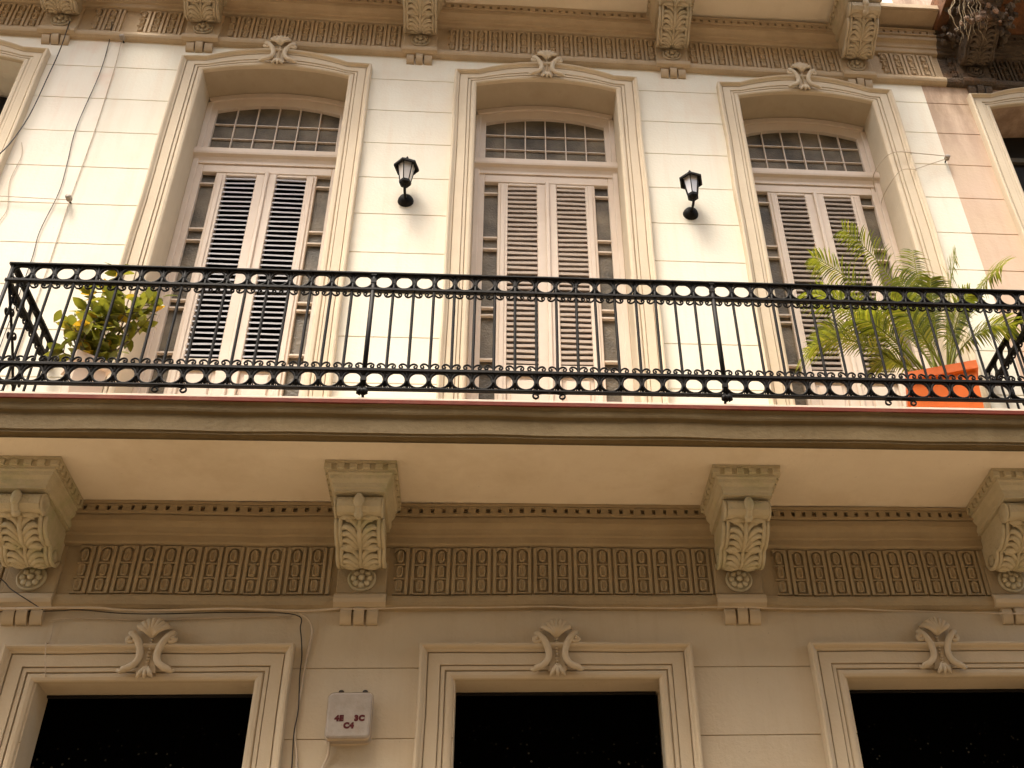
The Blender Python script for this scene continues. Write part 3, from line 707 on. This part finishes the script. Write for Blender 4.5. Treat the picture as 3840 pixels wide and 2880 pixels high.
for x in (XL,XR):
    m=MB(); m.tube([(x,RY,5.70),(x,RY,6.712)],.012,8); RB(m,'corner_post',base=(x,RY,5.70))
    m=MB()                                  # diagonal brace strap with scrolls on the return side
    m.tube([(x,RY+.03,6.55),(x,RY+.30,6.30),(x,-.35,6.05),(x,-.08,5.93)],.009,6)
    for k in range(6):
        yy=RY+.14+.12*k; zz=6.44-.095*k; curl(m,x,yy,zz,1,1,1); curl(m,x,yy,zz-.03,-1,-1,1)
    RB(m,'side_brace',base=(x,RY,5.70))
for x in (.165,-2.065,2.36):                # scrolls under the lowest rail
    m=MB()
    for s in (-1,1):
        pts=[(x+s*.012,RY,Z4-.006),(x+s*.05,RY,Z4-.010),(x+s*.082,RY,Z4-.018)]
        for k in range(12):
            a=R(80-330*k/11); r_=.022*(1-.045*k); pts.append((x+s*(.078+r_*math.cos(a)),RY,5.731+r_*math.sin(a)))
        m.tube(pts,.006,5,ry=1.4)
    RB(m,'foot_scroll',base=(x,RY,5.70))

# ------------------------------------------------------------------ wall lanterns
def lantern(x,z,label):
    """x,z of the wall plate; the lantern stands on an arm 0.15 m out"""
    t=thing('wall_lantern',label,'lantern',(x,0,z),group='wall lanterns between the balcony doors'); 
    m=MB(); m.lathe([(.001,-.055),(.024,-.052),(.048,-.040),(.060,-.018),(.064,-.004),(.064,.0)],(0,0,0),'y',20); m.build('wall_plate',IRON,t)
    m=MB(); m.tube([(0,-.03,0),(0,-.09,-.018),(0,-.13,-.022),(0,-.155,-.008),(0,-.155,.012)],.011,8); m.build('arm',IRON,t)
    c=(0,-.155,-.028); ph=R(15)
    m=MB(); m.lathe([(.012,.035),(.032,.046),(.047,.062),(.050,.084),(.046,.090)],c,'z',6,ph,False); m.build('lantern_base',IRON,t)
    m=MB(); m.lathe([(.042,.0905),(.068,.262)],c,'z',6,ph,False); m.build('lantern_glass',LGLASS,t)
    m=MB(); m.lathe([(.008,.088),(.010,.12),(.018,.15),(.020,.19),(.010,.215)],c,'z',10); m.build('bulb',mat('bulb glass',(.85,.8,.72),bump=0,rough=.2) if not bpy.data.materials.get('bulb glass') else bpy.data.materials['bulb glass'],t)
    m=MB()
    for k in range(6):
        a=2*math.pi*k/6+ph; m.tube([(.043*math.cos(a),-.155+.043*math.sin(a),.058),(.070*math.cos(a),-.155+.070*math.sin(a),.236)],.0042,5)
    m.build('lantern_cage',IRON,t)
    m=MB(); m.lathe([(.068,.262),(.088,.240),(.102,.244),(.103,.262),(.092,.272),(.055,.312),(.022,.330),(.016,.345),(.010,.352),(.014,.362),(.004,.385)],c,'z',6,ph,False); m.build('lantern_roof',IRON,t)
    return t
lantern(-.895,8.325,'black hexagonal wall lantern left of the middle balcony door')
lantern(1.40,8.285,'black hexagonal wall lantern right of the middle balcony door')

# ------------------------------------------------------------------ planters and plants
def square_pot(name,label,loc,rz,top,bot,h,m,rim=.03):
    t=thing(name,label,'planter',loc,rz)
    b=MB()
    lv=[(bot,0),(top-.02,h-.07),(top,h-.065),(top,h),(top-rim,h),(top-rim-.01,h-.06)]
    for (a,z),(a2,z2) in zip(lv,lv[1:]):
        c1=[(-a,-a,z),(a,-a,z),(a,a,z),(-a,a,z)]; c2=[(-a2,-a2,z2),(a2,-a2,z2),(a2,a2,z2),(-a2,a2,z2)]
        for k in range(4): b.add([c1[k],c1[(k+1)%4],c2[(k+1)%4],c2[k]],[(0,1,2,3)])
    b.add([(-bot,-bot,0),(bot,-bot,0),(bot,bot,0),(-bot,bot,0)],[(0,1,2,3)])
    b.build('pot_body',m,t); a=top-rim-.008; s=MB(); s.box(-a,a,-a,a,h-.10,h-.055); s.build('soil',SOIL,t)
    return t
square_pot('planter','tall square orange planter holding the palm behind the railing',(2.86,-.46,5.701),R(-18.9),.232,.19,.49,ORANGE)
square_pot('planter','blush square planter holding the leafy shrub at the balcony left end',(-2.76,-.42,5.701),R(38),.115,.09,.56,PINKPOT)

pal=thing('potted_palm','feathery green palm rising from the orange planter','palm',(2.86,-.46,6.12))
pb=Vector(pal.location); r5=random.Random(11)
def frond(tip, bend, lean, nl=38, ll=.20):
    """arching rachis from the base to tip (world) with two rows of leaflets"""
    b=pb+Vector((r5.uniform(-.07,.07),r5.uniform(-.07,.07),0)); tip=Vector(tip)
    c=b.lerp(tip,.55)+Vector(lean)+Vector((0,0,bend))
    P=[(b*(1-t)**2+c*2*t*(1-t)+tip*t*t) for t in [i/20 for i in range(21)]]
    st=MB(); st.tube([p-pb for p in P],[.008-.0003*i for i in range(21)],6)
    f=MB()
    for k in range(nl):
        t=.34+.66*k/(nl-1); u=t*20; i=min(int(u),19); p=P[i].lerp(P[i+1],u-i); d=(P[i+1]-P[i]).normalized()
        side=d.cross(Vector((0,0,1))); side = side.normalized() if side.length>.05 else Vector((1,0,0)); upv=side.cross(d)
        L_=ll*(math.sin(math.pi*min(1,(t-.25)/.85))**.7)*r5.uniform(.85,1.1)+.03
        for s in (-1,1):
            dr=(side*s*.78+d*.62+upv*r5.uniform(.05,.38)).normalized(); q=p.copy(); wv=dr.cross(upv).normalized() if dr.cross(upv).length>.1 else d
            pts=[]; g=Vector((0,0,-.10*L_))
            for j,wd in ((0,.003),(1,.0064),(2,.0052),(3,.0008)):
                c_=q+dr*(L_*j/3)+g*(j*j)*.55; pts.append((c_-wv*wd-pb,c_+wv*wd-pb))
            A=[a for a,_ in pts]; B_=[b_ for _,b_ in pts]; f.strip(A,B_)
    o=st.build('frond',PALM,pal,fix=False); f.build('leaflets',PALM,o,fix=False)
tips=[((2.18,-.42,7.42),.34,(0,0,.12)),((2.42,-.52,7.62),.30,(.12,0,.1)),((3.66,-.40,7.42),.26,(0,0,.12)),((3.50,-.55,7.20),.22,(0,0,.1)),((3.18,-.62,7.28),.15,(0,0,.1)),((2.96,-.30,7.25),.10,(0,0,.05)),
      ((2.70,-.62,7.05),.12,(0,0,.05)),((1.98,-.42,6.50),.34,(-.05,0,.2)),((2.12,-.30,6.74),.34,(-.05,0,.2)),((2.30,-.60,6.66),.22,(0,0,.15)),((3.44,-.62,6.62),.22,(0,0,.15)),((3.30,-.35,6.95),.15,(0,0,.1)),
      ((2.55,-.72,6.75),.15,(0,0,.1)),((2.88,-.72,6.95),.10,(0,0,.1)),((3.12,-.74,6.80),.12,(0,0,.1)),((2.02,-.55,6.95),.26,(0,0,.15)),((2.75,-.25,6.95),.05,(0,0,.05)),((2.45,-.38,6.42),.22,(0,0,.1)),((2.98,-.50,7.10),.05,(0,0,.05)),((3.05,-.30,7.28),.05,(0,0,.05)),((2.86,-.62,7.32),.04,(0,0,.05)),((2.68,-.35,7.28),.06,(0,0,.05)),((3.22,-.45,7.05),.08,(0,0,.1)),((2.22,-.35,7.10),.30,(0,0,.15))]
for tp_,bd_,ln_ in tips: frond(tp_,bd_,ln_)

shr=thing('potted_shrub','broad leaved citrus shrub with yellowing leaves behind the railing left end','shrub',(-2.74,-.42,6.20))
sb=Vector(shr.location); st=MB(); lv=MB(); r6=random.Random(21)
def leaf(p,d,L_,W_,roll):
    d=d.normalized(); s=d.cross(Vector((0,0,1))); s=s.normalized() if s.length>.05 else Vector((1,0,0)); n_=s.cross(d)
    s2=s*math.cos(roll)+n_*math.sin(roll); n2=n_*math.cos(roll)-s*math.sin(roll)
    A=[];C_=[];B_=[]
    for t,wd in ((0,.02),(.18,.55),(.42,1),(.68,.85),(.88,.42),(1,.01)):
        c=p+d*L_*t-n2*(L_*.22*t*t); A.append(c-s2*W_*wd+n2*W_*.28*wd); B_.append(c+s2*W_*wd+n2*W_*.28*wd); C_.append(c)
    k=len(A); lv.add(A+C_+B_,[(i,i+1,k+i+1,k+i) for i in range(k-1)]+[(k+i,k+i+1,2*k+i+1,2*k+i) for i in range(k-1)],True)
def branch(p,tgt,r_,lvl):
    p=Vector(p); tgt=Vector(tgt); mid=p.lerp(tgt,.5)+Vector((r6.uniform(-.04,.04),r6.uniform(-.04,.04),.03)); pts=[p.lerp(mid,.5),mid,mid.lerp(tgt,.5),tgt]
    st.tube([p]+pts,[r_,r_*.9,r_*.75,r_*.6,r_*.4],6)
    for q in pts:
        for k in range(3 if lvl else 1):
            d=Vector((r6.gauss(0,1),r6.gauss(-.25,.8),r6.gauss(.25,.7))); leaf(q,d,r6.uniform(.08,.13),r6.uniform(.024,.036),r6.uniform(-.8,.8))
    if lvl:
        for k in range(3):
            q=pts[r6.randrange(1,4)]; e=q+Vector((r6.uniform(-.13,.13),r6.uniform(-.12,.10),r6.uniform(-.05,.13))); branch(q,e,r_*.5,0)
zero=Vector((0,0,0))
for tx,ty,tz_ in ((-.20,.0,.36),(-.22,.05,.20),(-.10,-.1,.58),(.00,.05,.93),(.10,-.05,.62),(.22,.02,.62),(.28,.05,.56),(.16,-.1,.42),(-.02,-.15,.26),(-.12,.0,.48),(.10,0,.22),(.24,.1,.70),(-.12,.1,.70),(.06,-.12,.48)):
    branch((0,0,0),(tx,ty,tz_),.009,1)
st.build('stem',BARK,shr); lv.build('foliage',LEAF,shr,fix=False)

# ------------------------------------------------------------------ meter box, cables, hooks
mx=thing('meter_box','rounded grey meter box with dark red stencilled characters on lower wall','box',(-.945,0,3.92))
def rbox(mb,hw,z0,z1,y0,y1,r_,ins=0.):
    def loop(y,i):
        out=[]
        for cx_,cz_,a0 in ((hw-r_,z0+r_,-90),(hw-r_,z1-r_,0),(-hw+r_,z1-r_,90),(-hw+r_,z0+r_,180)):
            for k in range(6): a=R(a0+18*k); out.append((cx_+(r_-i)*math.cos(a),y,cz_+(r_-i)*math.sin(a)))
        return out
    rows=[loop(y1,0),loop(y0+.014,0),loop(y0+.004,.004),loop(y0,.014)]
    for a,b in zip(rows,rows[1:]): mb.strip(a+[a[0]],b+[b[0]],True)
    mb.add(rows[-1],[tuple(range(len(rows[-1])))])
b=MB(); rbox(b,.122,0,.268,-.095,0,.03); b.build('box_cover',BOXM,mx)
b=MB(); rbox(b,.127,-.006,.274,-.082,-.074,.032); rbox(b,.127,-.006,.274,-.012,0,.032); b.build('box_flange',CABLEW,mx)
for x in (-.06,.075):
    b=MB(); b.tube([(x,-.05,.270),(x,-.05,.284)],.013,8); b.blob((x,-.05,.288),(.016,.014,.010)); b.build('lug',CABLEB,mx)
def text(s,x,z,size,par):
    cu=bpy.data.curves.new('t','FONT'); cu.body=s; cu.size=size; cu.extrude=.0008; cu.offset=.0034; cu.align_x='CENTER'; cu.space_character=1.15
    o=bpy.data.objects.new('t',cu); col.objects.link(o); bpy.context.view_layer.update()
    me=bpy.data.meshes.new_from_object(o.evaluated_get(bpy.context.evaluated_depsgraph_get())); bpy.data.objects.remove(o)
    me.materials.clear(); me.materials.append(REDP)
    q=bpy.data.objects.new('stencil_lettering',me); col.objects.link(q); q.parent=par; q.location=(x,-.0962,z); q.rotation_euler=(R(90),0,0)
text('4E',-.052,.100,.043,mx); text('3C',.060,.100,.043,mx); text('C4',.004,.058,.043,mx)
def cable(label,pts,r_,m,name='cable',clips=()):
    mb=MB(); mb.tube(smooth_path(pts),r_,6); o=mb.build(name,m); tag(o,label,'cable'); 
    return o
cable('dark cable running loosely down the bright wall left of the first door',[(-3.58,-.07,10.42),(-3.574,-.012,10.2),(-3.557,-.012,9.74),(-3.585,-.012,9.055),(-3.554,-.012,8.606),(-3.539,-.012,8.277),(-3.575,-.012,7.85),(-3.558,-.012,7.5),(-3.56,-.012,6.4)],.0036,CABLEB)
cable('thin pale cable dropping straight beside the dark one on the left wall',[(-3.465,-.03,10.22),(-3.452,-.008,9.8),(-3.436,-.008,8.98),(-3.44,-.008,8.2),(-3.43,-.008,7.5),(-3.43,-.008,6.4)],.0035,CABLEW)
cable('black cable swinging from the upper left cornice out past the far left edge',[(-3.915,-.10,10.35),(-3.93,-.05,10.05),(-3.95,-.03,9.71),(-3.972,-.05,9.03),(-4.04,-.16,8.45),(-4.2,-.45,7.9),(-4.4,-.9,7.2)],.005,CABLEB)
cable('thin dark wire wandering down the wall at the far left edge',[(-3.96,-.01,8.845),(-3.919,-.01,8.685),(-3.931,-.01,8.39),(-3.87,-.01,8.09),(-3.90,-.01,7.9),(-3.97,-.01,7.4)],.003,CABLEW)
cable('bundled pale cable under the lower cornice left part, above the left street window',[(-3.6,-.066,4.73),(-3.0,-.066,4.722),(-2.76,-.11,4.705),(-2.477,-.066,4.728),(-2.338,-.066,4.716),(-2.124,-.066,4.710),(-1.684,-.066,4.722),(-1.3,-.066,4.708),(-1.06,-.09,4.712)],.008,CABLEW)
cable('black wire lying behind the pale cable under the lower cornice',[(-3.6,-.030,4.712),(-2.76,-.034,4.722),(-2.58,-.03,4.733),(-2.35,-.03,4.712),(-2.12,-.03,4.706),(-1.68,-.03,4.716),(-1.323,-.03,4.700),(-1.285,-.02,4.608),(-1.258,-.02,4.45),(-1.255,-.02,4.322),(-1.240,-.02,4.12),(-1.247,-.02,3.973),(-1.233,-.02,3.7),(-1.235,-.02,3.2)],.0035,CABLEB)
cable('pale cord sagging below the cornice cables at left',[(-2.72,-.03,4.66),(-2.583,-.012,4.688),(-2.149,-.012,4.675),(-1.765,-.012,4.69),(-1.35,-.012,4.70)],.004,CABLEW)
cable('pale cable looping down the wall between left street window and meter box',[(-1.30,-.05,4.703),(-1.245,-.03,4.67),(-1.216,-.014,4.60),(-1.228,-.014,4.447),(-1.236,-.014,4.301),(-1.246,-.014,4.002),(-1.212,-.014,3.78),(-1.20,-.014,3.2)],.007,CABLEW)
cable('short pale cable leaving the bottom corner of the meter box',[(-1.045,-.03,3.925),(-1.047,-.02,3.85),(-1.072,-.016,3.778),(-1.12,-.014,3.6),(-1.13,-.014,3.2)],.007,CABLEW)
ca=[(-1.06,-.09,4.712),(-.95,-.095,4.706),(-.82,-.088,4.712)]
for x,z in ((-.693,4.731),(-.45,4.733),(-.239,4.731),(0,4.736),(.191,4.739),(.40,4.731),(.656,4.731),(.95,4.728),(1.183,4.735)): ca.append((x,-.062,z))
cable('long thin pale cable along the cornice underside above the middle street window',ca+[(1.39,-.088,4.722)],.005,CABLEW)
ca=[(1.39,-.088,4.722)]
for x,z in ((1.638,4.726),(1.85,4.722),(2.068,4.726),(2.28,4.714),(2.499,4.708),(2.7,4.70),(2.914,4.697),(3.191,4.691),(3.6,4.69)): ca.append((x,-.062,z))
cable('pale cable along the cornice underside above the right street window',ca,.005,CABLEW)
cable('thin wire arcing across the left corbel down to the cornice cables',[(-3.3,-.15,5.05),(-3.041,-.10,4.901),(-2.966,-.10,4.835),(-2.864,-.10,4.769),(-2.754,-.09,4.704)],.0035,CABLEB)
cable('thin pale wire down the lintel corner of the left street window',[(-2.70,-.02,4.66),(-2.695,-.02,4.53),(-2.69,-.075,4.50),(-2.675,-.06,4.40),(-2.665,-.02,4.32)],.003,CABLEW)
cable('thin wire stretched from the right door jamb to the hook on the seam',[(3.73,-.06,9.06),(3.50,-.06,9.08),(3.222,-.07,9.06),(3.10,.10,8.98),(3.16,.28,8.95)],.004,CABLEW)
cable('slack lower wire crossing the right door surround towards the hook',[(3.72,-.06,9.03),(3.55,-.05,8.96),(3.40,-.07,8.87),(3.25,-.07,8.83),(3.16,.10,8.76),(3.18,.28,8.80)],.0035,CABLEW)
cable('faint horizontal wire reaching the insulator on the left wall',[(-3.43,-.04,8.175),(-3.9,-.03,8.20),(-4.5,-.03,8.22)],.003,CABLEW)
def hook(x,z,label):
    t=thing('wall_insulator',label,'insulator',(x,0,z),group='small insulators screwed to the facade')
    m=MB(); m.tube([(0,0,0),(0,-.05,.0)],.007,6); m.build('screw_hook',CABLEB,t)
    m=MB(); m.lathe([(.008,-.030),(.022,-.034),(.024,-.048),(.014,-.056),(.022,-.062),(.022,-.076),(.006,-.080)],(0,0,0),'y',12); m.build('insulator_knob',BOXM,t)
hook(-3.455,10.215,'small knob insulator just under the upper cornice at left')
hook(-3.43,8.18,'small rusty insulator on the bright wall left of the first door')
hook(3.725,9.05,'small dark insulator on the seam beside the peach wall')

# ------------------------------------------------------------------ street and the unseen building added opposite to shape the light
g=MB(); g.add([(-120,-120,0),(120,-120,0),(120,120,0),(-120,120,0)],[(0,1,2,3)]); tag(g.build('ground',ASPH,None,(0,0,-.16)),kind='structure')
g=MB(); g.box(-30,30,-7.6,-1.6,-.156,-.15); tag(g.build('road',ASPH),kind='structure')
g=MB(); g.bbox(-30,30,-1.6,0,-.15,0,.01); tag(g.build('pavement',PAVE),kind='structure')
g=MB(); g.bbox(-30,30,-9.2,-7.6,-.15,0,.01); tag(g.build('pavement',PAVE),kind='structure')
opp=thing('building','unseen ochre building added behind the viewer to block sky and bounce warm light','building',(0,-9.2,0))  # added out of view; height cuts low sky, ochre walls return warm light
m=MB(); m.box(-14,14,-6,0,0,14.6); m.box(-14.1,14.1,-6,.25,14.6,14.9); m.build('wall',OPPW,opp)
for k in range(9):
    for z0,z1 in ((.6,3.4),(5.2,8.4)):
        x=-12+3*k; m=MB(); m.bbox(x-.55,x+.55,.001,.03,z0,z1,.01); m.v=[(a,-b+.03 if False else b,c) for a,b,c in m.v]
        m.build('shutter',WOOD,opp)
